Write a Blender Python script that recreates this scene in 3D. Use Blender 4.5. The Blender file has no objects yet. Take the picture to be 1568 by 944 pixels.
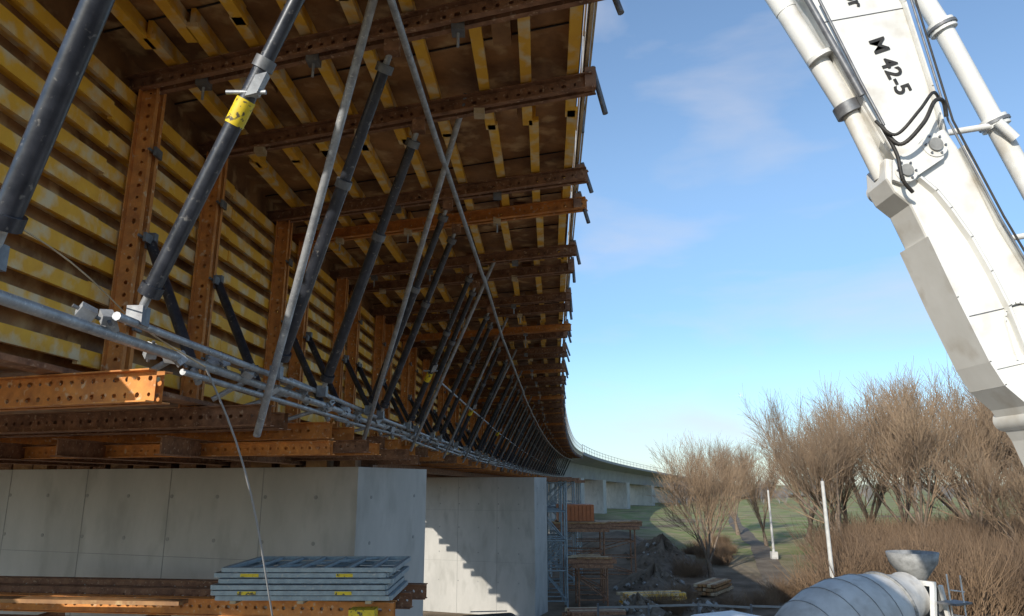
import bpy, math, random
from mathutils import Vector, Matrix
random.seed(7)
R=random.random
def U(a,b): return a+(b-a)*random.random()
CZ=6.0
V3=Vector
# ------------------------------------------------------------------ scene
sc=bpy.context.scene
sc.view_settings.view_transform='Standard'
sc.view_settings.look='None'
sc.view_settings.exposure=0
cam=bpy.data.cameras.new('camera'); co=bpy.data.objects.new('camera',cam); sc.collection.objects.link(co)
cam.sensor_width=36; cam.lens=26.0; cam.clip_end=6000; cam.clip_start=0.05
co.location=(0,0,CZ); co.rotation_euler=(math.radians(90+13.3),0,0)
sc.camera=co
# ------------------------------------------------------------------ light
EL=math.radians(21); AZ=math.radians(30)
sd=V3((-math.sin(AZ)*math.cos(EL),-math.cos(AZ)*math.cos(EL),math.sin(EL)))
sun=bpy.data.lights.new('sun','SUN'); sun.energy=4.6; sun.angle=math.radians(0.5); sun.color=(1,0.93,0.82)
so=bpy.data.objects.new('sun',sun); sc.collection.objects.link(so); so.location=(-20,-30,40)
so.rotation_euler=(-sd).to_track_quat('-Z','Y').to_euler()
w=bpy.data.worlds.new('World'); sc.world=w; w.use_nodes=True
nt=w.node_tree; nt.nodes.clear()
N=nt.nodes.new; L=nt.links.new
out=N('ShaderNodeOutputWorld'); bg=N('ShaderNodeBackground'); sky=N('ShaderNodeTexSky')
sky.sky_type='NISHITA'; sky.sun_disc=False; sky.sun_elevation=EL; sky.sun_rotation=math.radians(210)
sky.air_density=1.0; sky.dust_density=0.25; sky.ozone_density=2.2
bg.inputs[1].default_value=0.15
gain=N('ShaderNodeMix'); gain.data_type='RGBA'; gain.blend_type='MULTIPLY'; gain.inputs['Factor'].default_value=1
tc=N('ShaderNodeTexCoord'); mp=N('ShaderNodeMapping'); mp.inputs['Scale'].default_value=(1.5,1.5,5.0)
# atmospheric tint by elevation
sx=N('ShaderNodeSeparateXYZ'); L(tc.outputs['Generated'],sx.inputs[0])
er=N('ShaderNodeValToRGB'); er.color_ramp.interpolation='EASE'
er.color_ramp.elements[0].position=0.0; er.color_ramp.elements[0].color=(0.50,0.60,0.78,1)
er.color_ramp.elements[1].position=0.42; er.color_ramp.elements[1].color=(1,1,1,1)
e_=er.color_ramp.elements.new(0.16); e_.color=(0.66,0.76,0.86,1)
L(sx.outputs[2],er.inputs[0])
g2=N('ShaderNodeMix'); g2.data_type='RGBA'; g2.blend_type='MULTIPLY'; g2.inputs['Factor'].default_value=1; g2.inputs['B'].default_value=(1.32,1.34,1.34,1)
L(er.outputs[0],g2.inputs['A']); L(g2.outputs['Result'],gain.inputs['B'])
mp.inputs['Rotation'].default_value=(0.0,0.30,0.6)
no=N('ShaderNodeTexNoise'); no.inputs['Scale'].default_value=1.9; no.inputs['Detail'].default_value=8; no.inputs['Roughness'].default_value=0.5; no.inputs['Distortion'].default_value=0.3
rp=N('ShaderNodeValToRGB'); rp.color_ramp.elements[0].position=0.52; rp.color_ramp.elements[1].position=0.78
rp.color_ramp.elements[1].color=(0.55,0.55,0.55,1)
mx=N('ShaderNodeMix'); mx.data_type='RGBA'; mx.inputs['B'].default_value=(5.2,5.1,5.4,1)
L(tc.outputs['Generated'],mp.inputs[0]); L(mp.outputs[0],no.inputs[0]); L(no.outputs[0],rp.inputs[0]); L(rp.outputs[0],mx.inputs['Factor'])
L(sky.outputs[0],gain.inputs['A']); L(gain.outputs['Result'],mx.inputs['A']); L(mx.outputs['Result'],bg.inputs[0]); L(bg.outputs[0],out.inputs[0])
# ------------------------------------------------------------------ materials
def mat(name,c1,c2,scale=4,rough=0.7,metal=0,bump=0.2,stretch=(1,1,1),lo=0.35,hi=0.65,c3=None,s3=30,t3=(0.6,0.7),spec=0.4):
    m=bpy.data.materials.new(name); m.use_nodes=True; t=m.node_tree; n=t.nodes; l=t.links
    b=n['Principled BSDF']; b.inputs['Roughness'].default_value=rough; b.inputs['Metallic'].default_value=metal
    b.inputs['Specular IOR Level'].default_value=spec
    tc=n.new('ShaderNodeTexCoord'); mp=n.new('ShaderNodeMapping'); mp.inputs['Scale'].default_value=stretch
    l.new(tc.outputs['Object'],mp.inputs[0])
    a=n.new('ShaderNodeTexNoise'); a.inputs['Scale'].default_value=scale; a.inputs['Detail'].default_value=6; a.inputs['Roughness'].default_value=0.65
    l.new(mp.outputs[0],a.inputs[0])
    r=n.new('ShaderNodeValToRGB'); r.color_ramp.elements[0].position=lo; r.color_ramp.elements[1].position=hi
    r.color_ramp.elements[0].color=(*c1,1); r.color_ramp.elements[1].color=(*c2,1)
    l.new(a.outputs[0],r.inputs[0]); src=r.outputs[0]
    if c3:
        a3=n.new('ShaderNodeTexNoise'); a3.inputs['Scale'].default_value=s3; a3.inputs['Detail'].default_value=5
        l.new(mp.outputs[0],a3.inputs[0])
        r3=n.new('ShaderNodeValToRGB'); r3.color_ramp.elements[0].position=t3[0]; r3.color_ramp.elements[1].position=t3[1]
        l.new(a3.outputs[0],r3.inputs[0])
        m3=n.new('ShaderNodeMix'); m3.data_type='RGBA'; m3.inputs['B'].default_value=(*c3,1)
        l.new(r3.outputs[0],m3.inputs['Factor']); l.new(src,m3.inputs['A']); src=m3.outputs['Result']
    l.new(src,b.inputs['Base Color'])
    if bump:
        bp=n.new('ShaderNodeBump'); bp.inputs['Strength'].default_value=bump; bp.inputs['Distance'].default_value=0.01
        l.new(a.outputs[0],bp.inputs['Height']); l.new(bp.outputs[0],b.inputs['Normal'])
    return m
M={}
M['rust']=mat('rusty_orange_steel',(0.76,0.32,0.08),(0.48,0.19,0.06),6,0.7,0.0,0.3,c3=(0.68,0.46,0.27),s3=18)
M['brown']=mat('weathered_brown_steel',(0.38,0.20,0.11),(0.17,0.085,0.05),7,0.75,0.0,0.3,c3=(0.52,0.36,0.24),s3=22)
M['yellow']=mat('yellow_formwork_timber',(0.95,0.55,0.055),(0.82,0.43,0.05),3,0.6,0,0.2,c3=(0.80,0.66,0.42),s3=5,t3=(0.47,0.66))
M['ply']=mat('shuttering_plywood',(0.44,0.23,0.09),(0.17,0.085,0.04),1.8,0.6,0,0.1,c3=(0.56,0.37,0.18),s3=4,t3=(0.53,0.68))
M['plyedge']=mat('pale_timber',(0.62,0.5,0.33),(0.4,0.3,0.18),5,0.7)
M['strut']=mat('dark_painted_strut',(0.018,0.022,0.032),(0.05,0.055,0.07),8,0.33,0.2,0.15,c3=(0.22,0.21,0.2),s3=26,t3=(0.62,0.74),spec=0.7)
M['galv']=mat('galvanised_tube',(0.46,0.48,0.50),(0.26,0.27,0.29),9,0.5,0.35,0.15,c3=(0.6,0.6,0.58),s3=40)
M['conc']=mat('cast_concrete',(0.50,0.485,0.45),(0.41,0.40,0.37),0.9,0.9,0,0.25,stretch=(1,1,0.4),c3=(0.33,0.32,0.29),s3=2.4,t3=(0.52,0.80))
M['concd']=mat('concrete_joint',(0.27,0.27,0.26),(0.34,0.34,0.32),5,0.9)
M['concf']=mat('finished_deck_concrete',(0.36,0.36,0.36),(0.29,0.29,0.29),0.6,0.9,0,0.1)
M['label']=mat('yellow_paint',(0.8,0.6,0.03),(0.7,0.5,0.03),20,0.5,0,0.1,c3=(0.1,0.08,0.05),s3=25,t3=(0.56,0.62))
M['white']=mat('white_machine_paint',(0.78,0.78,0.75),(0.66,0.65,0.61),1.6,0.38,0,0.03,lo=0.35,hi=0.75,c3=(0.50,0.45,0.37),s3=3.0,t3=(0.56,0.82),spec=0.5)
M['black']=mat('black_rubber',(0.02,0.02,0.02),(0.05,0.045,0.04),15,0.6)
M['grey']=mat('grey_steel',(0.22,0.23,0.24),(0.13,0.13,0.14),10,0.5,0.4)
M['hop']=mat('worn_hopper_steel',(0.36,0.36,0.35),(0.20,0.20,0.19),5,0.6,0.1,0.2)
M['glass']=mat('cab_glass',(0.02,0.03,0.04),(0.03,0.04,0.05),2,0.08,0,0)
M['scaf']=mat('bluegrey_scaffold_frame',(0.34,0.41,0.44),(0.24,0.29,0.32),9,0.5,0.25,0.1,c3=(0.45,0.45,0.42),s3=30)
M['drum']=mat('drum_paint',(0.66,0.64,0.60),(0.50,0.48,0.44),1.2,0.55,0,0.1,stretch=(1,1,1),c3=(0.36,0.33,0.29),s3=2.2,t3=(0.5,0.8))
M['bark']=mat('winter_bark',(0.25,0.19,0.14),(0.14,0.11,0.085),6,0.9,0,0)
M['twig']=mat('winter_twigs',(0.38,0.27,0.17),(0.25,0.175,0.115),0.6,0.9,0,0)
M['brush']=mat('dry_brush',(0.30,0.20,0.12),(0.15,0.10,0.065),0.35,0.95,0,0)
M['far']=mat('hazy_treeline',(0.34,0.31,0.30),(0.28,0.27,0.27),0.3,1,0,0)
M['pole']=mat('pole_concrete',(0.6,0.59,0.55),(0.48,0.47,0.44),4,0.8)
M['cont']=mat('orange_container_paint',(0.55,0.18,0.06),(0.4,0.13,0.05),4,0.6)
M['rubble']=mat('dark_spoil',(0.10,0.08,0.06),(0.20,0.16,0.12),2.5,0.95,0,0.6)
# ------------------------------------------------------------------ mesh builder
class MB:
    def __init__(s): s.v=[]; s.f=[]; s.m=[]; s.s=[]; s.mats=[]
    def mi(s,k):
        if k not in s.mats: s.mats.append(k)
        return s.mats.index(k)
    def add(s,vs,fs,k,sm=False):
        o=len(s.v); s.v.extend([tuple(p) for p in vs]); i=s.mi(k)
        for f in fs: s.f.append(tuple(o+a for a in f)); s.m.append(i); s.s.append(sm)
    def obox(s,c,a,b,d,k):
        vs=[c+a*i+b*j+d*l for i in(-1,1) for j in(-1,1) for l in(-1,1)]
        s.add(vs,[(0,1,3,2),(4,6,7,5),(0,4,5,1),(2,3,7,6),(0,2,6,4),(1,5,7,3)],k)
    def box(s,x0,x1,y0,y1,z0,z1,k):
        s.obox(V3(((x0+x1)/2,(y0+y1)/2,(z0+z1)/2)),V3(((x1-x0)/2,0,0)),V3((0,(y1-y0)/2,0)),V3((0,0,(z1-z0)/2)),k)
    def beam(s,p0,p1,w,h,k,up=V3((0,0,1))):
        p0=V3(p0);p1=V3(p1); d=p1-p0; u=d.normalized(); sd=u.cross(up).normalized(); up2=sd.cross(u)
        s.obox((p0+p1)/2,d/2,sd*w/2,up2*h/2,k)
    def tube(s,p0,p1,r,k,n=8,r1=None,cap=True):
        p0=V3(p0);p1=V3(p1); r1=r if r1 is None else r1
        u=(p1-p0).normalized(); a=u.orthogonal().normalized(); b=u.cross(a)
        vs=[]
        for i in range(n):
            t=2*math.pi*i/n; q=a*math.cos(t)+b*math.sin(t); vs.append(p0+q*r); vs.append(p1+q*r1)
        fs=[(2*i,2*((i+1)%n),2*((i+1)%n)+1,2*i+1) for i in range(n)]
        s.add(vs,fs,k,True)
        if cap: s.add(vs,[tuple(2*i for i in range(n))[::-1],tuple(2*i+1 for i in range(n))],k)
    def path(s,pts,r,k,n=6):
        for a,b in zip(pts[:-1],pts[1:]): s.tube(a,b,r,k,n,cap=False)
    def prism(s,poly,ext,k,sm=False):
        poly=[V3(p) for p in poly]; n=len(poly); vs=poly+[p+ext for p in poly]
        fs=[tuple(range(n))[::-1],tuple(range(n,2*n))]+[(i,(i+1)%n,n+(i+1)%n,n+i) for i in range(n)]
        s.add(vs,fs,k)
    def perf(s,o,u,v,Ln,H,pitch,r,k,rows=1):
        n=max(1,int(Ln/pitch)); cw=Ln/n/2; ch=H/rows/2
        for i in range(n):
            for j in range(rows):
                c=o+u*(cw*(2*i+1))+v*(ch*(2*j+1)-H/2)
                ou=[(1,0),(1,1),(0,1),(-1,1),(-1,0),(-1,-1),(0,-1),(1,-1)]
                vs=[c+u*a*cw+v*b*ch for a,b in ou]
                rr=r if (i+j)%3 else r*0.75
                st=1.5 if i%4==1 else 1
                vs+=[c+u*rr*st*math.cos(q*math.pi/4)+v*rr*math.sin(q*math.pi/4) for q in range(8)]
                s.add(vs,[(q,(q+1)%8,8+(q+1)%8,8+q) for q in range(8)],k)
    def channel(s,p0,p1,h,k,holes=True,gap=0.05,fl=0.055,up=V3((0,0,1)),rows=1,pitch=0.11,r=0.018):
        p0=V3(p0);p1=V3(p1); d=p1-p0; Ln=d.length; u=d/Ln; sd=u.cross(up).normalized(); v=sd.cross(u)
        for q in(-1,1):
            o=sd*q*gap/2
            if holes: s.perf(p0+o,u,v,Ln,h,pitch,r,k,rows)
            else: s.obox((p0+p1)/2+o,d/2,sd*0.004,v*h/2,k)
            for z in(-1,1):
                s.obox((p0+p1)/2+o+sd*q*fl/2+v*z*(h/2-0.005),d/2,sd*fl/2,v*0.005,k)
        for e in (0.03,0.5,0.97):
            s.obox(p0+d*e,u*0.03,sd*(gap/2-0.003),v*(h/2-0.02),k)
    def build(s,name,parent=None,bevel=0):
        me=bpy.data.meshes.new(name); me.from_pydata(s.v,[],s.f)
        for k in s.mats: me.materials.append(M[k])
        me.polygons.foreach_set('material_index',s.m); me.polygons.foreach_set('use_smooth',s.s); me.update()
        o=bpy.data.objects.new(name,me); sc.collection.objects.link(o)
        if parent: o.parent=parent
        if bevel:
            b=o.modifiers.new('b','BEVEL'); b.width=bevel; b.segments=2; b.limit_method='ANGLE'
        return o
def empty(name,loc=(0,0,0),rz=0):
    e=bpy.data.objects.new(name,None); sc.collection.objects.link(e); e.location=loc; e.rotation_euler=(0,0,rz); e.empty_display_size=0.3; return e
# ------------------------------------------------------------------ bridge alignment
TH=math.radians(2.36)
tab=[]; x=y=0.0; ph=TH
for i in range(0,1400):
    s_=-10+i*0.5
    tab.append((s_,x,y,ph))
    k=0 if s_<0 else (1/1250 if s_<85 else 1/400)
    ph+=k*0.5; x+=math.sin(ph)*0.5; y+=math.cos(ph)*0.5
x0=tab[20][1]; y0=tab[20][2]
def B(l,s,z):
    i=(s+10)/0.5; j=int(i); f=i-j
    a=tab[j]; b=tab[j+1]
    x=a[1]+(b[1]-a[1])*f-x0; y=a[2]+(b[2]-a[2])*f-y0; p=a[3]
    g=0 if s<110 else -0.00015*(s-110)**2
    return V3((x+l*math.cos(p),y-l*math.sin(p),CZ+z+g))
SK=0.3
def F(l,s0,z,ds=0): return B(l,s0+SK*(0.4-l)+ds,z)
frames=[2.1,3.2,4.75,6.1]
s=8.2
while s<108: frames+= [s,s+0.9]; s+=2.9
SEND=109.0
bf=empty('bridge_deck_formwork')
wal=MB(); pos=MB(); gir=MB(); st=MB(); tb=MB(); misc=MB()
for fi,s0 in enumerate(frames):
    near=s0<24
    jz=U(-.012,.012); s0j=s0+U(-.05,.05)
    wal.channel(F(-3.75,s0j,3.52+jz),F(0.5+U(-.06,.06),s0j,3.52+jz),0.15,'brown' if fi%5 else 'rust',near)
    wal.channel(F(-9.3,s0,3.52),F(-12.6,s0,3.52),0.15,'brown',False)
    e=F(0.47,s0,3.72,0.06); wal.tube(e,e+V3((0.07+U(-.05,.06),U(-.08,.04),-0.42+U(-.08,.06))),0.026,'grey',8)
    wal.obox(F(0.44,s0,3.56),V3((0.05,0,0)),V3((0,0.06,0)),V3((0,0,0.10)),'brown')
    for l in (-3.0,-1.9,-0.55):
        c=F(l+U(-.1,.1),s0,3.43); misc.obox(c,V3((0.05,0,0)),V3((0,0.06,0)),V3((0,0,0.04)),'plyedge' if fi%2 else 'grey')
        if R()<0.5: misc.tube(c,c+V3((0,0,-0.16)),0.012,'galv',6)
    if s0>4:
        p0=F(-3.55,s0,0.72); p1=F(-3.52,s0,3.47)
        pos.channel(p0,p1,0.17,'rust',near,gap=0.06,fl=0.05,up=(B(0,s0+1,0)-B(0,s0,0)).normalized().cross(V3((0,0,1))),rows=1)
        for zz in (1.25,2.05,2.85):
            c=F(-3.42,s0,zz+U(-.05,.05)); pos.tube(c-V3((0,0.1,0)),c+V3((0,0.1,0)),0.014,'grey',6); pos.obox(c+V3((0.03,0,0)),V3((0.012,0,0)),V3((0,0.06,0)),V3((0,0,0.04)),'grey')
        a=F(-3.42,s0,2.05,0.1); b=F(-2.72,s0,0.86,-0.1)
        st.tube(a,b,0.045,'strut',10); st.tube(a+(a-b).normalized()*0.16,a,0.022,'galv',8); st.tube(b,b+(b-a).normalized()*0.14,0.028,'galv',8)
        st.obox(a,V3((0.05,0,0)),V3((0,0.03,0)),V3((0,0,0.07)),'grey')
    if s0>6 :
        gir.channel(F(-9.6,s0,0.63),F(-2.6+U(-.06,.08),s0,0.63,0.0),0.2,'rust' if fi%3 else 'brown',near,gap=0.06,fl=0.06,rows=1,pitch=0.12,r=0.022)
gir.channel(F(-9.6,3.95,0.63),F(-2.58,3.95,0.63),0.22,'rust',True,gap=0.07,fl=0.07,rows=2,pitch=0.1,r=0.019)
gir.channel(F(-9.6,7.1,0.66),F(-2.85,7.1,0.66),0.18,'brown',True,gap=0.07,fl=0.07,rows=1)
def strut(a,b,r,lab=False,near=False):
    u=(b-a).normalized(); Ln=(b-a).length
    n=16 if near else 8
    st.tube(a+u*0.16,a+u*(Ln*0.62),r,'strut',n)
    st.tube(a+u*(Ln*0.60),b-u*0.16,r*0.86,'strut',n)
    st.tube(a,a+u*0.2,r*0.5,'galv',8); st.tube(b-u*0.2,b,r*0.5,'galv',8)
    st.tube(a+u*0.15,a+u*0.22,r*1.35,'strut',n); st.tube(b-u*0.22,b-u*0.15,r*1.3,'grey',n)
    st.tube(a+u*(Ln*0.60),a+u*(Ln*0.60+0.07),r*1.25,'grey',n)
    st.obox(a,V3((0.05,0,0)),V3((0,0.05,0)),V3((0,0,0.06)),'grey')
    st.obox(b,V3((0.06,0,0)),V3((0,0.05,0)),V3((0,0,0.07)),'brown')
    if lab:
        st.tube(a+u*lab,a+u*(lab+0.17),r*1.12,'label',n)
        st.obox(a+u*(lab+0.24)+V3((0.05,-0.04,0)),V3((0.035,0,0.01)),V3((0,0.03,0)),u*0.07,'galv')
        st.tube(a+u*(lab+0.2)+V3((-0.12,-0.04,0)),a+u*(lab+0.2)+V3((0.12,-0.04,0)),0.014,'galv',8)
strut(B(-2.5,3.1,1.0),B(-1.2,2.3,3.35),0.060,False,True)
strut(B(-2.5,4.35,1.0),B(-1.15,3.7,3.4),0.052,1.32,True)
for fi,s0 in enumerate(frames):
    if s0<4.5: continue
    strut(F(-2.45,s0,0.98,1.05+U(-.1,.1)),F(-1.15+U(-.06,.06),s0,3.4),0.05 if s0>7 else 0.055,0.95 if fi in(6,11,17) else False,s0<20)
def rail(l,z,s0,s1,r,step,k,jit=0.0,over=0.0):
    s=s0
    while s<s1:
        e=min(s+step,s1)
        j1=U(-jit,jit); j2=U(-jit,jit)
        tb.tube(B(l+j1,s-over,z+j2),B(l+U(-jit,jit),e+over,z+U(-jit,jit)),r,k,8)
        s=e
rail(-2.6,0.88,2.6,SEND,0.036,2.3,'galv',0.02,0.2)
rail(-2.52,0.96,4.35,SEND,0.027,3.1,'galv',0.04,0.25)
rail(-2.66,0.80,5.5,SEND,0.024,4.1,'galv',0.04,0.25)
rail(-0.98,3.15,1.5,SEND,0.028,5,'galv',0.02,0.3)
rail(-2.0,1.85,14,SEND,0.02,5,'galv',0.02,0.3)
s=4.2
while s<60:
    for q in range(3):
        c=B(-2.6+U(-.05,.08),s+U(-.3,.3),0.9+U(-.06,.08)); a=V3((U(-1,1),U(-1,1),U(-1,1))).normalized()
        tb.obox(c,a*0.045,a.orthogonal().normalized()*0.035,a.cross(a.orthogonal().normalized())*0.03,'galv')
        tb.tube(c-a*0.08,c+a*0.08,0.012,'grey',6)
    s+=0.75 if s<20 else 1.5
s=5.2
while s<40:
    tb.tube(B(-2.62,s,0.92),B(-2.62-U(.3,.7),s+U(-.4,.4),0.72),0.024,'galv',8); s+=U(1.0,1.9)
tb.tube(B(-2.62,6.7,0.42),B(-1.2,4.7,3.55),0.034,'galv',12)
tb.tube(B(-2.6,10.6,0.62),B(-0.72,6.4,3.62),0.030,'galv',12)
tb.tube(B(-2.6,14.2,0.6),B(-0.8,11.4,3.5),0.030,'galv',10)
s=18.5
while s<SEND-3:
    tb.tube(B(-2.6,s,0.6),B(-0.85,s-2.8,3.5),0.027,'galv',8); s+=3.7+U(-.4,.4)
def hang(pts,r,k):
    tb.path(pts,r,k,5)
wp=[B(-2.6,4.3,1.02),B(-2.57,4.8,0.93),B(-2.40,5.1,0.80)]
hang(wp,0.006,'plyedge')
A0=B(-2.40,5.1,0.80); A1=V3((-2.2,7.6,CZ-1.55))
hang([A0.lerp(A1,t)+V3((0.12*math.sin(math.pi*t),0,-0.16*math.sin(math.pi*t)+0.12*math.sin(2*math.pi*t))) for t in [i/14 for i in range(15)]],0.008,'concf')
wp=[B(-2.6,3.2,1.25)]+[B(-2.6,3.2+1.2*t,1.25-0.23*t+0.05*math.sin(math.pi*t)) for t in [i/6 for i in range(1,7)]]
hang(wp,0.005,'plyedge')
wal.build('deck_walers',bf); pos.build('web_soldier_posts',bf); gir.build('bottom_cross_girders',bf); st.build('diagonal_push_pull_struts',bf); tb.build('scaffold_tubes_and_couplers',bf)
tim=MB(); ply=MB()
stations=[]
s=1.9
while s<SEND: stations.append(s); s+=2.45
stations.append(SEND)
for a,b in zip(stations[:-1],stations[1:]):
    z=0.98
    while z<3.46:
        jz=U(-.014,.014); jz2=U(-.014,.014)
        tim.beam(F(-3.66+U(-.012,.012),a,z+jz),F(-3.66+U(-.012,.012),b,z+jz2),0.04,0.128+U(-.006,.006),'yellow')
        tim.beam(F(-3.74,a,z),F(-3.74,b,z),0.12,0.032,'yellow')
        z+=0.262
    z=0.98
    while z<3.4:
        tim.beam(F(-9.16,a,z),F(-9.16,b,z),0.05,0.1,'yellow'); z+=0.524
    for l in [-3.32,-2.86,-2.42,-1.96,-1.5,-1.02,-0.56,-0.1,0.28]:
        j=U(-.05,.05); j2=j+U(-.03,.03); o=U(0,.16)
        tim.beam(F(l+j,a-o,3.635),F(l+j2,b+o*0.5,3.635),0.10,0.045,'yellow')
        tim.beam(F(l+j,a-o,3.72),F(l+j2,b+o*0.5,3.72),0.04,0.13,'yellow')
    for l in [-9.6,-10.2,-10.8,-11.4,-12.2]:
        tim.beam(F(l,a,3.7),F(l,b,3.7),0.09,0.18,'yellow')
    def q(l0,z0,l1,z1,th,k):
        p=[F(l0,a,z0),F(l1,a,z1),F(l1,b,z1),F(l0,b,z0)]
        n=(p[1]-p[0]).cross(p[3]-p[0]).normalized()
        ply.prism([c+V3((0,0,0)) for c in p],n*th,k)
    q(-3.84,0.86,-3.80,3.80,-0.03,'ply')
    q(-3.80,3.80,0.36,3.80,0.03,'ply')
    q(-9.05,3.80,-9.09,0.86,-0.03,'ply')
    q(-12.7,3.80,-9.0,3.80,0.03,'ply')
    q(-9.2,0.80,-3.60,0.80,0.03,'ply')
    q(0.40,3.70,0.43,4.25,-0.03,'plyedge')
    q(-12.6,4.15,0.38,4.15,0.03,'ply')
    if a>6:
        for l in (-4.3,-5.8,-7.2,-8.8):
            gg=F(l,a,0.41); hh=F(l,b,0.41)
            tim.beam(gg,hh,0.02,0.2,'brown')
            tim.beam(gg+V3((0,0,-0.1)),hh+V3((0,0,-0.1)),0.14,0.014,'brown'); tim.beam(gg+V3((0,0,0.1)),hh+V3((0,0,0.1)),0.14,0.014,'brown')
    tim.beam(F(-3.45,a,0.765),F(-3.45,b,0.765),0.2,0.04,'brown')
s=3.0
while s<50:
    ply.beam(F(-3.78,s,3.788),F(0.34,s,3.788),0.012,0.012,'black')
    s+=1.25
for s0 in frames:
    if s0<40:
        for l in(-2.65,-1.25,-0.33):
            ply.beam(F(l,s0,3.74,0.35),F(l,s0,3.74,0.75),0.16,0.10,'ply')
for k_,(l1,ss,z) in enumerate([(-2.3,9.6,0.46),(-2.35,10.4,0.46),(-2.2,11.9,0.44),(-2.5,8.6,0.40),(-2.3,13.4,0.40)]):
    misc.channel(F(-9.6,ss-0.8,z),F(l1,ss-0.8,z),0.16,'rust' if k_%2 else 'brown',True,gap=0.06,fl=0.05)
# cross girders continuing beyond the box over the first pier and packing timbers on the pier head
for ss in (10.2,11.6,12.6):
    misc.channel(F(-15.5,ss-0.8,0.50),F(-3.3,ss-0.8,0.50),0.2,'brown',False,gap=0.06,fl=0.06)
l=-3.4
while l>-14.3:
    for ds in(0.35,1.7):
        c=B(l,12.5+ds+SK*(-3.15-l),0.335); misc.obox(c,V3((U(.11,.2),0,0)),V3((0,0.25,0)),V3((0,0,0.073)),'brown' if R()<.6 else 'ply')
    l-=U(0.42,0.62)
gr=MB()
s=3
pr=None
while s<SEND:
    a=B(0.46,s,3.9); b=B(0.50,s,5.2); gr.tube(a,b,0.022,'grey',6)
    if pr:
        for z in(0.0,-0.5,-0.95): gr.beam(pr+V3((0,0,z-0.05)),b+V3((0,0,z-0.05)),0.02,0.04,'plyedge')
    pr=b; s+=2.4
tim.build('timber_beams_and_stringers',bf); ply.build('plywood_shuttering',bf); misc.build('packing_blocks_and_lower_girders',bf); gr.build('edge_guard_rail',bf)
sp=MB()  # unseen platform added on the left to keep sun off the first pier
for i in range(30):
    l=-9.02-0.234*i; sp.beam(F(l,0.2,0.72+U(-.004,.004)),F(l,13.0,0.72+U(-.004,.004)),0.230,0.045,'plyedge')
for s0 in(1.3,3.5,6,8.5,11):
    sp.channel(F(-9.7,s0,0.60),F(-16.2,s0,0.60),0.16,'brown',False)
    sp.tube(F(-16.1,s0,0.6),F(-16.1,s0,1.85),0.024,'galv',6)
for z in(1.2,1.8): sp.tube(F(-16.1,0.5,z),F(-16.1,13.0,z),0.022,'galv',6)
sp.build('added_shade_platform',bf)
# ------------------------------------------------------------------ finished bridge
fb=MB()
prof=[(0.45,4.2),(0.45,3.95),(-1.5,3.75),(-3.4,3.35),(-3.7,0.9),(-9.0,0.9),(-9.3,3.35),(-12.6,3.95),(-12.6,4.2)]
ss=[SEND+i*4.0 for i in range(75)]
vs=[];n=len(prof)
for s in ss:
    for l,z in prof: vs.append(B(l,s,z))
fs=[(i*n+j,i*n+(j+1)%n,(i+1)*n+(j+1)%n,(i+1)*n+j) for i in range(len(ss)-1) for j in range(n)]
fs.append(tuple(range(n)))
fb.add(vs,fs,'concf')
for i in range(len(ss)-1):
    fb.beam(B(0.5,ss[i],4.15),B(0.5,ss[i+1],4.15),0.12,0.45,'concf')
    fb.tube(B(0.4,ss[i],4.3),B(0.4,ss[i],5.4),0.03,'grey',5)
    fb.tube(B(0.4,ss[i],5.4),B(0.4,ss[i+1],5.4),0.035,'grey',5); fb.tube(B(0.4,ss[i],4.9),B(0.4,ss[i+1],4.9),0.025,'grey',5)
fb.build('finished_concrete_bridge_deck')
# ------------------------------------------------------------------ piers
def pier(fr,bk,lft,top,joints=True,sk=SK):
    m=MB()
    def P(l,s,z): 
        v=B(l,s,0); v.z=CZ+z; return v
    f0=P(*fr,0); b0=P(*bk,0); fl=P(lft,fr[1]+sk*(fr[0]-lft),0); bl=P(lft+0.4,bk[1]+sk*(bk[0]-lft),0); 
    poly=[V3((p.x,p.y,0)) for p in (f0,b0,bl,fl)]
    m.prism(poly,V3((0,0,CZ+top)),'conc')
    if joints:
        u=(fl-f0); Ln=u.length; u/=Ln; nrm=V3((-u.y,u.x,0)); 
        if nrm.y>0: nrm=-nrm
        x=1.9
        while x<Ln:
            c=f0+u*x; m.obox(V3((c.x,c.y,(CZ+top)/2))+nrm*0.002,u*0.009,nrm*0.004,V3((0,0,(CZ+top)/2-0.01)),'concd'); x+=2.05
        for z in (CZ+top-1.55,CZ+top-3.9):
            c=(f0+fl)/2; m.obox(V3((c.x,c.y,z))+nrm*0.001,u*(Ln/2-0.02),nrm*0.003,V3((0,0,0.005)),'concd')
        x=0.8
        while x<Ln-0.3:
            for z in(0.5,1.25,2.35,3.5,4.8):
                c=f0+u*x; m.tube(V3((c.x,c.y,CZ+top-z))-nrm*0.02,V3((c.x,c.y,CZ+top-z))+nrm*0.006,0.035,'concd',12)
            x+=1.03
        u2=(b0-f0); L2=u2.length; u2/=L2; n2=V3((u2.y,-u2.x,0))
        for x in(0.45,L2-0.5):
            for z in(0.5,1.25,2.35,3.5):
                c=f0+u2*x; m.tube(V3((c.x,c.y,CZ+top-z))-n2*0.02,V3((c.x,c.y,CZ+top-z))+n2*0.006,0.03,'concd',12)
    return m.build('concrete_pier',bevel=0.03)
pier((-3.15,12.5),(-2.4,14.9),-14.5,0.26)
pier((-0.95,36),(-0.42,37.8),-9.4,0.26)
pier((-2.6,66),(-2.3,68),-9.0,0.26)
pier((-2.6,94),(-2.3,96),-9.0,0.26)
for s in (126,154,182,210,238,266):
    g=-0.00015*(s-110)**2
    pier((-1.6,s),(-1.3,s+2),-10.5,0.85+g,False)
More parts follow.
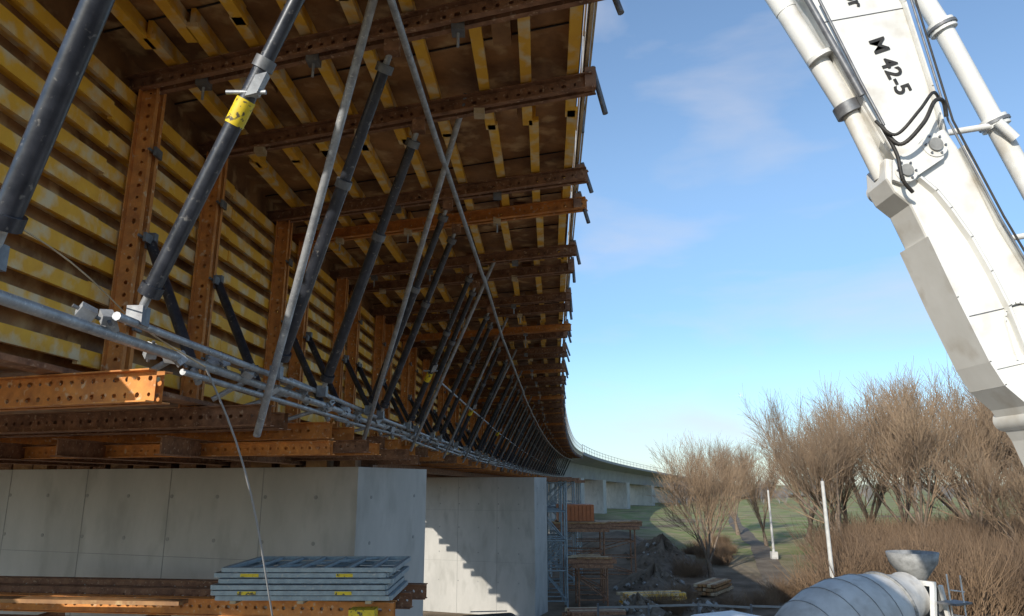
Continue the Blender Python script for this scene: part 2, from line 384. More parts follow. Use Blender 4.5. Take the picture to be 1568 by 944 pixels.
# ------------------------------------------------------------------ foreground platform and stacked frames
pf=MB()
zt=CZ-1.38
def W(x,y,z): return V3((x,y,z))
for i,yy in enumerate((9.7,10.5,11.3)):
    pf.channel(W(-9.5,yy+0.9,zt-0.12),W(-1.42+0.1*i,yy-0.15,zt-0.12),0.2,'brown' if i else 'rust',True,gap=0.06,fl=0.06,pitch=0.12,r=0.024,rows=1)
pf.channel(W(-9.5,10.45,zt-0.36),W(-1.6,9.4,zt-0.36),0.2,'brown',True,gap=0.06,fl=0.06,pitch=0.12,r=0.024)
for x in (-2.0,-3.6,-5.2,-6.8,-8.4):
    pf.beam(W(x,9.2,zt-0.58),W(x,11.9,zt-0.58),0.14,0.2,'brown')
    for yy in(9.5,11.6):
        pf.tube(W(x,yy,0),W(x,yy,zt-0.68),0.03,'galv',8)
    for z in(0.6,2.4):
        pf.tube(W(x,9.5,z),W(x,11.6,z),0.022,'galv',6); pf.tube(W(x,9.5,z),W(x,11.6,z+1.6),0.02,'galv',6)
for z in(0.6,2.4,3.8):
    for yy in(9.5,11.6): pf.tube(W(-8.4,yy,z),W(-2,yy,z),0.022,'galv',6)
pf.beam(W(-9.4,9.9,zt+0.0),W(-3.9,9.35,zt+0.0),0.22,0.045,'ply')
pf.beam(W(-1.75,9.3,zt-0.3),W(-1.75,9.3,zt-0.06),0.3,0.25,'label',up=V3((0,1,0)))
pf.build('girder_working_platform')
sf=MB()
for i in range(6):
    z=zt+0.05+i*0.062; dx=U(-.08,.08); dy=U(-.06,.06)
    x0_,x1_=-3.55+dx,-1.50+dx; ya,yb=9.35+dy,10.75+dy
    for yy in(ya,yb): sf.beam(W(x0_,yy,z),W(x1_,yy,z),0.05,0.05,'scaf')
    sf.beam(W(x0_,ya,z),W(x0_,yb,z),0.05,0.05,'scaf',); sf.beam(W(x1_,ya,z),W(x1_,yb,z),0.05,0.05,'scaf')
    for j in range(1,7):
        x=x0_+(x1_-x0_)*j/7; sf.beam(W(x,ya,z+0.003),W(x,yb,z+0.003),0.04,0.035,'scaf')
    sf.beam(W(x0_+0.3,ya,z),W(x1_-0.4,yb,z+0.01),0.03,0.03,'scaf')
    if i%3==1: 
        sf.box(x0_+0.3,x0_+0.52,ya-0.03,ya-0.026,z-0.02,z+0.02,'label'); sf.box(x1_-0.6,x1_-0.4,ya-0.03,ya-0.026,z-0.02,z+0.02,'label')
for x in(-3.3,-2.5,-1.7): sf.beam(W(x,9.3,zt+0.005),W(x,10.8,zt+0.005),0.07,0.035,'plyedge')
sf.build('stacked_scaffold_frames')
# ------------------------------------------------------------------ scaffold towers beyond pier
def tower(cx,cy,w,d,h,k='scaf',lev=1.4):
    m=MB()
    for x in(-w/2,w/2):
        for y in(-d/2,d/2): m.tube(W(cx+x,cy+y,0),W(cx+x,cy+y,h),0.05,k,6)
    z=0.4
    i=0
    while z<h:
        for y in(-d/2,d/2):
            m.tube(W(cx-w/2,cy+y,z),W(cx+w/2,cy+y,z),0.035,k,6)
            if z+lev<h: m.tube(W(cx-w/2,cy+y,z) if i%2 else W(cx+w/2,cy+y,z),W(cx+w/2,cy+y,z+lev) if i%2 else W(cx-w/2,cy+y,z+lev),0.03,k,6)
        for x in(-w/2,w/2):
            m.tube(W(cx+x,cy-d/2,z),W(cx+x,cy+d/2,z),0.035,k,6)
        z+=lev; i+=1
    m.box(cx-w/2-.3,cx+w/2+.3,cy-d/2-.2,cy+d/2+.2,h,h+0.18,'brown')
    return m
for (cx,cy,w_,h) in [(2.1,39,1.2,6.1),(1.9,42,1.5,6.1),(2.9,46,1.6,6.1),(3.6,52,2,6.0),(3.9,60,2.5,6.0),(2.2,56,2,6.0)]:
    m=tower(cx,cy,w_,1.5,h); m.build('scaffold_tower')
for (cx,cy,w_,h) in [(3.9,43,2.2,3.4),(5.9,50,3.8,3.1),(4.0,39.5,1.4,1.9)]:
    m=tower(cx,cy,w_,1.8,h,'brown',1.0)
    for j in range(4): m.beam(W(cx-w_/2-0.5,cy-0.8+0.5*j,h+0.3),W(cx+w_/2+0.5,cy-0.8+0.5*j,h+0.3),0.12,0.2,'brown')
    for j in range(5): m.beam(W(cx-w_/2+U(-.6,.2),cy-0.8+0.4*j,h+0.46),W(cx+w_/2+U(-.2,.6),cy-0.8+0.4*j,h+0.46),0.2,0.08,'plyedge' if j%2 else 'ply')
    m.build('timber_trestle')
m=MB(); m.box(2.6,4.6,43,45,3.9,4.8,'cont')
for i in range(9): m.box(2.65+i*0.22,2.74+i*0.22,42.95,43.0,3.95,4.75,'cont')
m.box(2.5,4.7,42.9,45.1,3.78,3.9,'brown'); m.build('orange_formwork_box')
# ------------------------------------------------------------------ ground
def nz(x,y): return 0.5*math.sin(x*0.11+1.3)*math.cos(y*0.083)+0.3*math.sin(x*0.27+y*0.19)
def gz(x,y):
    far=min(1,max(0,(y-36)/20))
    z=nz(x,y)*0.25*far
    z+=2.0*math.exp(-((x-8.6)/3.0)**2-((y-62)/7)**2)
    z+=0.8*math.exp(-((x-22)/12)**2-((y-58)/6)**2)
    return z
g=MB(); n=170
xs=[math.sinh((i/(n-1)*2-1)*5.2)*17 for i in range(n)]
ys=[-60+ (math.sinh(i/(n-1)*5.3)*20) for i in range(n)]
vs=[(x+10,y,gz(x+10,y)) for y in ys for x in xs]
fs=[(j*n+i,j*n+i+1,(j+1)*n+i+1,(j+1)*n+i) for j in range(n-1) for i in range(n-1)]
gm=bpy.data.materials.new('ground_mud_and_grass'); gm.use_nodes=True
t=gm.node_tree; nn=t.nodes; ll=t.links; bs=nn['Principled BSDF']; bs.inputs['Roughness'].default_value=0.95; bs.inputs['Specular IOR Level'].default_value=0.1
geo=nn.new('ShaderNodeNewGeometry')
def noise(sc_,det=8):
    a=nn.new('ShaderNodeTexNoise'); a.inputs['Scale'].default_value=sc_; a.inputs['Detail'].default_value=det; a.inputs['Roughness'].default_value=0.65; ll.new(geo.outputs['Position'],a.inputs[0]); return a
def ramp(src,p0,p1,c0,c1):
    r=nn.new('ShaderNodeValToRGB'); r.color_ramp.elements[0].position=p0; r.color_ramp.elements[1].position=p1
    r.color_ramp.elements[0].color=(*c0,1); r.color_ramp.elements[1].color=(*c1,1); ll.new(src,r.inputs[0]); return r
def mixc(fac,a,b):
    m_=nn.new('ShaderNodeMix'); m_.data_type='RGBA'; ll.new(fac,m_.inputs['Factor']); ll.new(a,m_.inputs['A']); ll.new(b,m_.inputs['B']); return m_.outputs['Result']
mud=ramp(noise(0.35).outputs[0],0.35,0.65,(0.10,0.078,0.055),(0.28,0.22,0.16))
grass=ramp(noise(0.25).outputs[0],0.38,0.62,(0.20,0.26,0.08),(0.40,0.33,0.19))
sep=nn.new('ShaderNodeSeparateXYZ'); ll.new(geo.outputs['Position'],sep.inputs[0])
mr=nn.new('ShaderNodeMapRange'); mr.inputs[1].default_value=12; mr.inputs[2].default_value=20; ll.new(sep.outputs[0],mr.inputs[0])
mr2=nn.new('ShaderNodeMapRange'); mr2.inputs[1].default_value=48; mr2.inputs[2].default_value=66; ll.new(sep.outputs[1],mr2.inputs[0])
mu=nn.new('ShaderNodeMath'); mu.operation='MULTIPLY'; ll.new(mr.outputs[0],mu.inputs[0]); ll.new(mr2.outputs[0],mu.inputs[1])
nb=noise(0.06,5); r2=ramp(nb.outputs[0],0.32,0.48,(0,0,0),(1,1,1))
mu2=nn.new('ShaderNodeMath'); mu2.operation='MULTIPLY'; ll.new(mu.outputs[0],mu2.inputs[0]); ll.new(r2.outputs[0],mu2.inputs[1])
ll.new(mixc(mu2.outputs[0],mud.outputs[0],grass.outputs[0]),bs.inputs['Base Color'])
bp=nn.new('ShaderNodeBump'); bp.inputs['Strength'].default_value=0.6; bp.inputs['Distance'].default_value=0.15; ll.new(noise(2.0).outputs[0],bp.inputs['Height']); ll.new(bp.outputs[0],bs.inputs['Normal'])
M['ground']=gm
g.add(vs,fs,'ground',True); g.build('ground')
tr=MB(); pts=[(12,30),(15,42),(18,55),(24,75),(32,110),(46,160)]
M['track']=mat('dirt_track',(0.20,0.165,0.12),(0.12,0.095,0.07),0.8,0.95)
vv=[]
P2=[]
for i in range(len(pts)-1):
    for q_ in range(8):
        t_=q_/8; P2.append((pts[i][0]*(1-t_)+pts[i+1][0]*t_,pts[i][1]*(1-t_)+pts[i+1][1]*t_))
for (x,y) in P2:
    for dx in(-0.9,-0.45,0,0.45,0.9): vv.append((x+dx*U(.85,1.15),y,gz(x+dx,y)+0.03))
tr.add(vv,[(i*5+j,i*5+j+1,(i+1)*5+j+1,(i+1)*5+j) for i in range(len(P2)-1) for j in range(4)],'track',True); tr.build('dirt_track')
def heap(cx,cy,rx,ry,h,seed):
    rnd=random.Random(seed); m=MB(); nr=12; na=36; vs=[]
    ph=[rnd.uniform(0,6.28) for _ in range(6)]
    for i in range(nr+1):
        f=i/nr
        for j in range(na):
            a=2*math.pi*j/na; w_=1+0.15*math.sin(3*a+ph[0])+0.1*math.sin(5*a+ph[1])
            z=h*(1-f)**0.9*(1+0.25*math.sin(4*a+ph[2]+f*5)+rnd.uniform(-.12,.12))
            x=cx+math.cos(a)*rx*f*w_; y=cy+math.sin(a)*ry*f*w_
            vs.append((x,y,gz(x,y)+z-0.1))
    m.add(vs,[(i*na+j,i*na+(j+1)%na,(i+1)*na+(j+1)%na,(i+1)*na+j) for i in range(nr) for j in range(na)],'rubble')
    for _ in range(70):
        a=rnd.uniform(0,6.28); f=rnd.uniform(0.2,1.1); x=cx+math.cos(a)*rx*f; y=cy+math.sin(a)*ry*f; s_=rnd.uniform(0.04,0.15)
        c=V3((x,y,gz(x,y)+h*max(0,1-f)**0.9)); u=V3((rnd.uniform(-1,1),rnd.uniform(-1,1),rnd.uniform(-1,1))).normalized(); o=u.orthogonal().normalized()
        m.obox(c,u*s_,o*s_*0.7,u.cross(o)*s_*0.6,'rubble' if rnd.random()<.8 else 'concd')
    m.build('spoil_heap')
heap(5.8,36.5,1.6,1.8,0.9,1); heap(8.2,45,2.4,3,1.3,2); heap(10.5,54,2.6,3,1.6,3); heap(9.0,37.5,1.6,1.4,0.6,4)
def stack(cx,cy,rz,n_,m_,L_,k):
    e=MB(); c=V3((cx,cy,0)); u=V3((math.cos(rz),math.sin(rz),0)); v=V3((-u.y,u.x,0))
    for i in range(m_):
        for j in range(n_):
            p=c+v*(j-n_/2)*0.24+V3((0,0,gz(cx,cy)+0.2+i*0.2)); e.beam(p-u*(L_/2+U(-.1,.2)),p+u*(L_/2+U(-.2,.2)),0.2,0.14,k if (i+j)%3 else 'plyedge')
    for q_ in(-0.7,0.7): e.beam(c+u*q_*L_/2-v*n_*0.13+V3((0,0,0.06)),c+u*q_*L_/2+v*n_*0.13+V3((0,0,0.06)),0.12,0.12,'plyedge')
    e.build('timber_beam_stack')
stack(7.0,39.5,0.2,5,3,3.0,'yellow'); stack(3.7,35.5,0.1,6,2,2.4,'brown'); stack(11.2,44,1.0,5,3,3.2,'ply')
# ------------------------------------------------------------------ trees
def treemesh(seed,h,spread=1.0):
    rnd=random.Random(seed); m=MB()
    LN=[0.13,0.36,0.25,0.15,0.09]; NC=[6,8,7,7,0]
    def grow(p,d,r,lv,ls):
        ln=h*LN[lv]*ls*rnd.uniform(0.75,1.2)
        np_=4 if lv<3 else 2
        q=p; dd=d.copy(); pts=[(q,r)]
        for i in range(np_):
            dd=(dd+V3((rnd.uniform(-1,1),rnd.uniform(-1,1),rnd.uniform(-0.4,0.8)))*(0.15 if lv<3 else 0.1)).normalized()
            nq=q+dd*ln/np_; nr=max(0.007,r*(1-0.6*(i+1)/np_))
            m.tube(q,nq,pts[-1][1],'bark' if lv<2 else 'twig',6 if lv<2 else 3,nr,cap=False)
            q=nq; pts.append((q,nr))
        nc=NC[lv]
        for c in range(nc):
            f=(rnd.uniform(0.5,1.0) if lv==0 else (c+rnd.random())/nc*0.8+0.2)
            idx=min(np_-1,int(f*np_)); a,ra=pts[idx]; b,rb=pts[idx+1]; ff=min(1,f*np_-idx)
            st_=a.lerp(b,ff)
            az=rnd.uniform(0,6.283) if lv else c*1.05+rnd.uniform(-.4,.4)
            ang=rnd.uniform(0.25,0.75)*(spread if lv<2 else 1)
            o=dd.orthogonal().normalized(); o2=dd.cross(o)
            nd=(dd*math.cos(ang)+(o*math.cos(az)+o2*math.sin(az))*math.sin(ang)+V3((0,0,0.22))).normalized()
            grow(st_,nd,max(0.009,(ra+(rb-ra)*ff)*(0.62 if lv==0 else 0.5)),lv+1,(1.0-0.25*f) if lv else 1.0)
    grow(V3((0,0,-0.2)),V3((rnd.uniform(-.1,.1),0,1)).normalized(),h*0.020,0,1.0)
    me_o=m.build('tmp'); me=me_o.data; bpy.data.objects.remove(me_o); me.name='bare_tree_mesh'
    return me
tms=[treemesh(s_,14,sp_) for s_,sp_ in((3,1.0),(11,0.8),(27,1.2),(42,1.0))]
def place(me,name,x,y,sc_,rz,parent=None,farmat=None,zs=1.0):
    o=bpy.data.objects.new(name,me); sc.collection.objects.link(o); o.location=(x,y,gz(x,y)); o.scale=(sc_,sc_,sc_*zs); o.rotation_euler=(0,0,rz)
    if parent: o.parent=parent
    if farmat:
        for sl in o.material_slots: sl.link='OBJECT'; sl.material=farmat
    return o
spots=[(12.8,50,0.86),(17.0,66,0.90),(26,60,1.15),(28.5,66,1.4),(32,60,1.35),(35,68,1.6),(38,62,1.5),(43,70,1.75),(45,62,1.5),(50,74,1.8),(56,80,1.8),(39,84,1.75),(31.5,82,1.5),(27,92,1.15),(33,50,0.95),(37,48,1.1),(60,72,1.6),(25,76,0.95)]
for i,(x,y,s_) in enumerate(spots):
    place(tms[i%4],'bare_tree',x,y,s_,i*1.7)
def brushmesh(seed,n=380):
    rnd=random.Random(seed); m=MB()
    for i in range(n):
        a=rnd.uniform(0,6.283); rr=rnd.uniform(0,1.5); p=V3((math.cos(a)*rr,math.sin(a)*rr,-0.1))
        d=V3((math.cos(a)*0.3+rnd.uniform(-.45,.45),math.sin(a)*0.3+rnd.uniform(-.45,.45),1)).normalized()
        ln=rnd.uniform(0.5,2.8)*(0.6+0.4*math.sin(a*2+seed)**2)
        q=p+d*ln*0.55; m.tube(p,q,0.013,'brush',3,0.010,cap=False)
        for j in range(4):
            d2=(d+V3((rnd.uniform(-1,1),rnd.uniform(-1,1),rnd.uniform(-.3,.5)))*0.6).normalized()
            st_=p+d*ln*rnd.uniform(0.2,0.55); m.tube(st_,st_+d2*ln*0.5,0.009,'brush',3,0.004,cap=False)
    o=m.build('tmp'); me=o.data; bpy.data.objects.remove(o); return me
bms=[brushmesh(s_) for s_ in(1,2,3)]
th=empty('undergrowth_thicket')
rb=random.Random(5)
cnt=0
while cnt<200:
    y=rb.uniform(37,80); x=rb.uniform(0.17,0.84)*y
    u=x/y
    if 0.28<u<0.43 and rb.random()<(0.95 if y>44 else 0.6): continue
    if u<0.25 and rb.random()<0.6: continue
    place(bms[cnt%3],'brush_%03d'%cnt,x,y,rb.uniform(0.7,1.8) if u>0.43 else rb.uniform(0.3,0.75),rb.uniform(0,6),th); cnt+=1
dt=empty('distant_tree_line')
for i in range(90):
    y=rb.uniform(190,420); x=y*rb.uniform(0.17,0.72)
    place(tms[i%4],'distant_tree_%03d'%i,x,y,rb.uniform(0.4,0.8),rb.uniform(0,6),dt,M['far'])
# ------------------------------------------------------------------ poles
def pole(x,y,h,r):
    m=MB(); z=gz(x,y); m.tube(W(x,y,z-0.2),W(x-0.08,y,z+h),r,'pole',10,r*0.7)
    m.box(x-r*2.2,x+r*2.2,y-r*2,y+r*2,z-0.1,z+0.5,'pole')
    m.tube(W(x-0.08,y,z+h-0.02),W(x-0.08,y,z+h+0.12),0.03,'grey',6)
    m.build('concrete_utility_pole')
pole(15.6,38,6.1,0.12); pole(18.9,56,4.8,0.10)
fm=MB()
pts=[(3.4,31.2),(5.4,31.2),(7.4,31.3),(9.4,31.0),(11.3,30.6)]
for i,(x,y) in enumerate(pts):
    fm.beam(W(x,y,0),W(x,y,1.35),0.07,0.07,'grey',up=V3((0,1,0)))
    if i:
        for z in(1.25,0.8,0.3): fm.beam(W(pts[i-1][0],pts[i-1][1],z+U(-.06,.06)),W(x,y,z+U(-.06,.06)),0.035,0.08,'concd' if z>1 else 'grey')
fm.build('site_barrier_fence')
# ------------------------------------------------------------------ truck parts
def wheel(m,x,y,r=0.5,w_=0.3):
    m.tube(W(x,y-w_/2,r),W(x,y+w_/2,r),r,'black',24); s_=1 if y>0 else -1
    m.tube(W(x,y+s_*w_/2,r),W(x,y+s_*(w_/2+0.02),r),r*0.55,'grey',16); m.tube(W(x,y+s_*w_/2,r),W(x,y+s_*(w_/2+0.07),r),r*0.2,'grey',10)
def chassis(par,length,axles,cab=True):
    m=MB()
    for y in(-0.42,0.42): m.box(-length+2.2,2.2,y-0.05,y+0.05,0.85,1.12,'grey')
    for x in range(int(-length+3),2): m.box(x,x+0.1,-0.36,0.36,0.9,1.05,'grey')
    for a in axles:
        for y in(-1.05,1.05): wheel(m,a,y)
        m.tube(W(a,-0.88,0.5),W(a,0.88,0.5),0.09,'grey',8)
        for y in(-1.1,1.1): m.box(a-0.55,a+0.55,y-0.2,y+0.2,1.08,1.12,'black')
    m.build('chassis_and_wheels',par)
    c=MB(); 
    pr=[(2.4,-1.22,0.55),(2.45,-1.22,1.6),(2.2,-1.22,2.75),(1.9,-1.22,2.95),(0.55,-1.22,2.95),(0.4,-1.22,2.7),(0.4,-1.22,0.9),(0.9,-1.22,0.9),(1.05,-1.22,0.55)]
    c.prism(pr,V3((0,2.44,0)),'white'); c.build('cab',par,bevel=0.06)
    d=MB()
    for y in(-1.235,1.225): d.prism([(2.28,y,1.75),(2.08,y,2.55),(1.15,y,2.55),(1.15,y,1.75)],V3((0,0.01,0)),'glass')
    d.prism([(2.46,-1.05,1.72),(2.46,1.05,1.72),(2.265,1.0,2.6),(2.265,-1.0,2.6)],V3((0.012,0,0)),'glass')
    d.box(2.43,2.5,-0.9,0.9,0.7,1.3,'black')
    for y in(-1.4,1.4): d.box(2.2,2.28,y-0.1,y+0.1,1.9,2.5,'black'); d.beam(W(2.2,y*0.87,2.5),W(2.24,y,2.5),0.03,0.03,'black')
    for y in(-0.95,0.95): d.box(2.46,2.52,y-0.15,y+0.15,0.68,0.9,'white')
    d.build('cab_fittings',par)
hop=V3((11.05,21.2,0)); dirn=V3((-5.6,-3.1,0)).normalized()
mt=empty('concrete_mixer_truck',(hop+dirn*5.2),math.atan2(dirn.y,dirn.x))
chassis(mt,8.3,[1.6,-0.2,-3.0,-4.3])
dm=MB()
a0=V3((0.0,0,2.0)); a1=V3((-4.7,0,3.12)); ax=(a1-a0).normalized(); LD=(a1-a0).length
prof=[(0,0.3),(0.02,0.7),(0.25,0.92),(0.8,1.08),(1.5,1.18),(2.2,1.18),(2.9,1.08),(3.7,0.86),(4.3,0.66),(4.6,0.58),(4.75,0.6)]
o1=ax.orthogonal().normalized(); o2=ax.cross(o1); nS=40; vs=[]
for tt,r in prof:
    for i in range(nS):
        q_=2*math.pi*i/nS; vs.append(a0+ax*tt+(o1*math.cos(q_)+o2*math.sin(q_))*r)
dm.add(vs,[(i*nS+j,i*nS+(j+1)%nS,(i+1)*nS+(j+1)%nS,(i+1)*nS+j) for i in range(len(prof)-1) for j in range(nS)]+[tuple(range(nS))],'drum',True)
for tt,r in((0.8,1.085),(1.5,1.185),(2.2,1.185),(2.9,1.085),(3.7,0.87)):
    for i in range(nS):
        q1=2*math.pi*i/nS; q2=2*math.pi*(i+1)/nS
        dm.tube(a0+ax*tt+(o1*math.cos(q1)+o2*math.sin(q1))*r,a0+ax*tt+(o1*math.cos(q2)+o2*math.sin(q2))*r,0.012 if tt<3 else 0.05,'hop',6,cap=False)
hq=a0+ax*1.9+(o1*0.2+o2*-0.98).normalized()*1.18
dm.tube(hq,hq+(o1*0.2+o2*-0.98).normalized()*0.05,0.26,'drum',16)
dm.build('drum',mt)
h=MB()
hc=V3((-5.0,0,3.45)); rings=[(0.28,0.0),(0.62,0.45),(0.68,0.72),(0.64,0.72),(0.58,0.45),(0.24,0.02)]; nS=20; vs=[]
for r,z in rings:
    for i in range(nS):
        q_=2*math.pi*i/nS; vs.append(hc+V3((math.cos(q_)*r,math.sin(q_)*r*0.95,z)))
h.add(vs,[(i*nS+j,i*nS+(j+1)%nS,(i+1)*nS+(j+1)%nS,(i+1)*nS+j) for i in range(5) for j in range(nS)],'hop',True)
for y in(-0.75,0.75):
    h.beam(W(-4.2,y,1.1),W(-4.6,y,3.5),0.1,0.12,'white',up=V3((0,1,0))); h.beam(W(-5.4,y,1.1),W(-4.9,y,3.4),0.08,0.1,'white',up=V3((0,1,0)))
h.beam(W(-4.6,-0.8,3.45),W(-4.6,0.8,3.45),0.1,0.12,'white')
h.prism([(-5.0,-0.6,3.35),(-5.0,0.6,3.35),(-5.55,0.45,2.5),(-5.55,-0.45,2.5)],V3((-0.03,0,-0.05)),'hop')
h.prism([(-5.3,-0.3,2.7),(-5.3,0.3,2.7),(-6.3,0.2,1.5),(-6.3,-0.2,1.5)],V3((-0.03,0,-0.05)),'hop')
h.beam(W(-5.3,-0.32,2.8),W(-6.3,-0.22,1.6),0.03,0.25,'hop'); h.beam(W(-5.3,0.32,2.8),W(-6.3,0.22,1.6),0.03,0.25,'hop')
for y in(0.95,1.3): h.tube(W(-5.0,y,1.0),W(-4.9,y,3.7),0.02,'white',6)
for i in range(8): h.tube(W(-5.0,0.95,1.2+i*0.3),W(-5.0,1.3,1.2+i*0.3),0.016,'white',6)
h.box(-5.2,-4.5,0.85,1.35,3.0,3.05,'grey')
h.box(-0.1,0.3,-0.9,0.9,1.12,2.4,'grey'); h.tube(W(-0.3,-1.1,1.7),W(-1.4,-1.1,1.7),0.25,'white',14)
h.build('hopper_chute_and_frame',mt)
pt=empty('concrete_pump_truck',(5.6,9.2,0),math.radians(62))
chassis(pt,10,[1.6,-0.2,-3.6,-5.0])
q=MB(); q.box(-6.5,0.1,-1.1,1.1,1.14,1.5,'grey'); q.tube(W(-1.2,0,1.5),W(-1.2,0,3.2),0.5,'white',20); q.box(-4,-2,-1.15,1.15,1.5,2.3,'white')
for y in(-1,1): q.beam(W(-1.2,y*1.0,1.2),W(-0.2,y*3.4,1.0),0.25,0.3,'white'); q.tube(W(-0.2,y*3.4,0.0),W(-0.2,y*3.4,1.3),0.08,'grey',10)
q.build('deck_turret_and_outriggers',pt)
# ------------------------------------------------------------------ boom
bo=empty('concrete_pump_boom',(0.10,0.28,0))
def Z(x,z,y=6.0):
    if z<2.3: x+=0.075*(2.3-z)   # lower arm leans out a little more
    return V3((x,y,CZ+z))
up_=MB()
poly=[(2.66,4.35),(1.2,7.5),(1.75,7.7),(2.3,7.4),(3.54,4.35),(3.68,3.48),(3.73,3.05),(3.62,2.72),(3.40,2.62),(3.24,2.86),(3.05,3.30)]
up_.prism([Z(a,b,5.78) for a,b in poly],V3((0,0.30,0)),'white')
up_.build('upper_boom_arm',bo,bevel=0.02)
lo_=MB()
poly=[(3.17,2.78),(3.16,2.58),(3.22,2.45),(3.34,2.34),(3.42,2.05),(3.48,1.80),(3.55,1.52),(3.63,1.24),(3.70,0.98),(3.78,0.78),(3.93,0.62),(4.05,0.36),(4.16,-0.10),(4.55,-1.6),(4.95,-2.8),(5.3,-2.8),(5.2,-1.6),(4.80,0.00),(4.52,0.95),(4.24,1.60),(4.05,2.12),(3.82,2.88),(3.73,3.06),(3.58,2.98),(3.42,2.70)]
lo_.prism([Z(a,b,5.72) for a,b in poly],V3((0,0.38,0)),'white')
lo_.build('lower_boom_arm',bo,bevel=0.025)
d=MB()
def strip(pts,w_,y0,y1,k='white'):
    for (a,b),(c,e) in zip(pts[:-1],pts[1:]):
        p=Z(a,b,(y0+y1)/2); r_=Z(c,e,(y0+y1)/2); u_=(r_-p).normalized()
        d.obox((p+r_)/2,(r_-p)/2+u_*0.004,V3((0,1,0))*abs(y1-y0)/2,u_.cross(V3((0,1,0)))*w_/2,k)
strip([(3.41,2.03),(3.54,1.50),(3.69,0.96),(3.77,0.77),(3.92,0.61),(4.04,0.35),(4.15,-0.12),(4.54,-1.62)],0.02,5.67,6.14)
strip([(3.84,2.86),(4.06,2.12),(4.25,1.60),(4.53,0.95),(4.82,-0.02)],0.02,5.67,6.14)
strip([(2.68,4.35),(3.06,3.32),(3.25,2.88)],0.018,5.74,6.12)
strip([(2.68,4.35),(1.22,7.5)],0.018,5.74,6.12)
strip([(3.55,4.35),(3.69,3.48),(3.75,3.05)],0.018,5.74,6.12)
strip([(3.55,4.35),(2.32,7.4)],0.018,5.74,6.12)
cv=[(3.42,2.56),(3.54,2.44),(3.64,2.28),(3.76,2.02),(3.86,1.72),(3.94,1.42),(4.00,1.05),(4.03,0.75)]
strip(cv,0.022,5.65,5.72)
strip([(a+0.035,b+0.02) for a,b in cv],0.008,5.69,5.72,'grey')
d.prism([Z(3.74,0.90,5.705),Z(4.42,1.05,5.705),Z(4.40,1.12,5.705),Z(3.72,0.97,5.705)],V3((0,0.015,0)),'white')
d.tube(Z(3.60,1.34,5.718),Z(4.32,1.50,5.718),0.005,'grey',5)
d.tube(Z(2.78,4.15,5.778),Z(3.54,4.30,5.778),0.005,'grey',5)
d.tube(Z(1.0,7.4,5.9),Z(2.50,4.35,5.9),0.10,'white',18); d.tube(Z(2.50,4.35,5.9),Z(2.98,3.34,5.9),0.095,'white',18)
d.tube(Z(2.96,3.38,5.9),Z(3.00,3.28,5.9),0.12,'grey',18); d.tube(Z(2.98,3.34,5.9),Z(3.22,2.66,5.9),0.075,'white',18)
d.tube(Z(1.15,7.45,5.7),Z(2.62,4.35,5.7),0.03,'grey',10); d.tube(Z(2.62,4.35,5.7),Z(3.02,3.36,5.7),0.03,'grey',10)
for (a,b) in ((2.35,4.65),(2.75,3.83)):
    u_=V3((0.43,0,-0.9)); c=Z(a,b,5.85); d.tube(c-u_*0.02,c+u_*0.02,0.12,'white',16)
for (a,b,r) in ((3.30,2.62,0.10),(3.58,2.86,0.11),(4.02,0.52,0.09)):
    d.tube(Z(a,b,5.65),Z(a,b,6.18),r,'white',24); d.tube(Z(a,b,5.63),Z(a,b,5.66),r*0.55,'hop',18)
    for i in range(6): q_=i*math.pi/3; d.tube(Z(a+r*.78*math.cos(q_),b+r*.78*math.sin(q_),5.635),Z(a+r*.78*math.cos(q_),b+r*.78*math.sin(q_),5.66),0.010,'grey',6)
d.prism([Z(3.18,2.54,5.66),Z(3.28,2.50,5.66),Z(3.64,2.74,5.66),Z(3.70,2.90,5.66),Z(3.6,2.97,5.66),Z(3.2,2.72,5.66)],V3((0,0.03,0)),'white')
ov=[]
for i in range(13):
    q_=math.pi*i/12; ov.append((4.06+0.15*math.cos(q_),1.30+0.16*math.sin(q_)))
ov=[(4.30,0.95)]+ov+[(3.93,0.98)]
strip(ov,0.012,5.69,5.72)
def pipe(pts,r,y,k='white'):
    for a,b in zip(pts[:-1],pts[1:]): d.tube(Z(*a,y),Z(*b,y),r,k,18)
pipe([(2.5,8.0),(4.12,4.35),(4.50,3.27),(4.84,2.3),(5.7,0.0),(6.1,-2)],0.088,6.15)
for (a,b) in((4.48,3.32),(4.12,4.35),(4.84,2.3)):
    u_=V3((0.35,0,-0.94)); c=Z(a,b,6.15); d.tube(c-u_*0.05,c+u_*0.05,0.125,'white',18); d.tube(c-u_*0.015,c+u_*0.015,0.14,'grey',14)
d.tube(Z(3.72,3.05,6.05),Z(4.00,3.20,6.1),0.03,'white',10); d.tube(Z(4.00,3.20,6.1),Z(4.42,3.27,6.1),0.03,'white',10); d.tube(Z(4.42,3.27,6.02),Z(4.56,3.10,6.02),0.045,'white',10)
d.tube(Z(4.05,2.1,6.1),Z(4.9,2.25,6.15),0.028,'white',10)
d.obox(Z(4.33,1.62,5.9),V3((0.12,0,0.02)),V3((0,0.1,0)),V3((0,0,0.03)),'white')
d.path([Z(3.58,4.6,5.70),Z(3.77,3.1,5.66),Z(4.06,2.2,5.64),Z(4.26,1.6,5.64),Z(4.56,0.9,5.64),Z(4.9,-0.6,5.64)],0.010,'black',6)
d.path([Z(3.54,4.6,5.70),Z(3.73,3.1,5.66),Z(4.02,2.2,5.64),Z(4.22,1.6,5.64),Z(4.52,0.9,5.64),Z(4.86,-0.6,5.64)],0.010,'grey',6)
d.path([Z(2.74,4.35,5.72),Z(3.02,3.5,5.70),Z(3.16,3.05,5.66)],0.014,'grey',6)
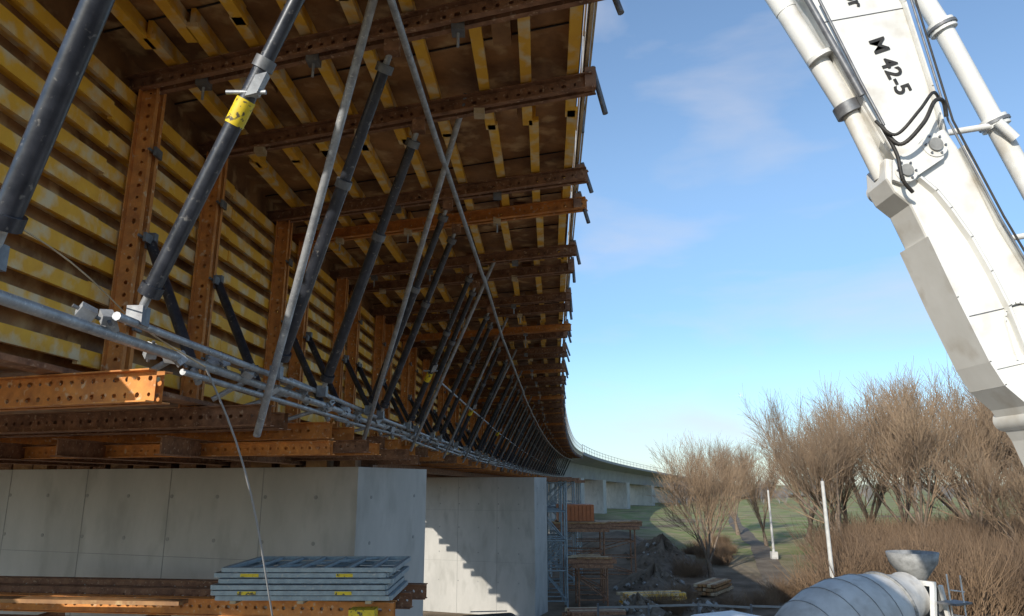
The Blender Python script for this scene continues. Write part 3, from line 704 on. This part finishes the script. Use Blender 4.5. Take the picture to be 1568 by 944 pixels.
def hose(ps,r=0.022):
    P=[Z(*p) for p in ps]; outp=[]
    for i in range(len(P)-1):
        p0=P[max(0,i-1)];p1=P[i];p2=P[i+1];p3=P[min(len(P)-1,i+2)]
        for k in range(7):
            t=k/7; outp.append(0.5*((2*p1)+(p2-p0)*t+(2*p0-5*p1+4*p2-p3)*t*t+(3*p1-p0-3*p2+p3)*t**3))
    outp.append(P[-1]); d.path(outp,r,'black',8)
hose([(3.10,3.02,5.6),(3.20,2.80,5.52),(3.38,2.96,5.45),(3.52,3.18,5.48),(3.64,3.22,5.55),(3.68,3.10,5.6)],0.018)
hose([(3.06,3.06,5.6),(3.16,2.88,5.5),(3.34,3.06,5.42),(3.50,3.25,5.46),(3.62,3.28,5.58)],0.014)
hose([(3.12,2.98,5.6),(3.18,2.72,5.55),(3.20,2.50,5.55),(3.30,2.40,5.6)],0.016)
hose([(4.02,0.6,5.6),(4.10,0.40,5.55),(4.10,0.05,5.55),(4.22,-0.3,5.6)],0.018)
d.build('cylinders_pipes_and_hoses',bo)
def text(body,a,b,size,dirx,y=5.772):
    c=bpy.data.curves.new('lettering','FONT'); c.body=body; c.size=size; c.extrude=0.002; c.align_x='CENTER'; c.align_y='CENTER'; c.offset=0.004
    c.materials.append(M['black']); o=bpy.data.objects.new('lettering',c); sc.collection.objects.link(o)
    xa=V3((dirx[0],0,dirx[1])).normalized(); za=V3((0,-1,0)); ya=za.cross(xa)
    o.matrix_world=Matrix.Translation(Z(a,b,y))@Matrix((xa,ya,za)).transposed().to_4x4(); o.parent=bo
text('M 42-5',3.34,3.70,0.21,(0.34,-0.94)); text('or',3.08,4.40,0.2,(0.34,-0.94))
# ------------------------------------------------------------------ parked car
cr=empty('parked_car',(-0.2,27.5,0),math.radians(8))
c=MB(); pr=[(-2.1,-0.85,0.35),(-2.15,-0.85,0.85),(-1.9,-0.85,0.95),(-1.5,-0.85,1.42),(0.3,-0.85,1.48),(1.0,-0.85,1.0),(2.0,-0.85,0.85),(2.1,-0.85,0.35)]
c.prism(pr,V3((0,1.7,0)),'black'); c.build('body',cr,bevel=0.08)
c=MB()
for x in(-1.35,1.35):
    for y in(-0.8,0.8): wheel(c,x,y,0.32,0.2)
for y in(-0.862,0.852): c.prism([(-1.7,y,0.98),(-1.4,y,1.36),(0.25,y,1.40),(0.75,y,1.0)],V3((0,0.01,0)),'glass')
c.tube(W(-1.2,-0.6,1.56),W(0.1,-0.6,1.56),0.02,'galv',6); c.tube(W(-1.2,0.6,1.56),W(0.1,0.6,1.56),0.02,'galv',6)
c.build('wheels_and_windows',cr)
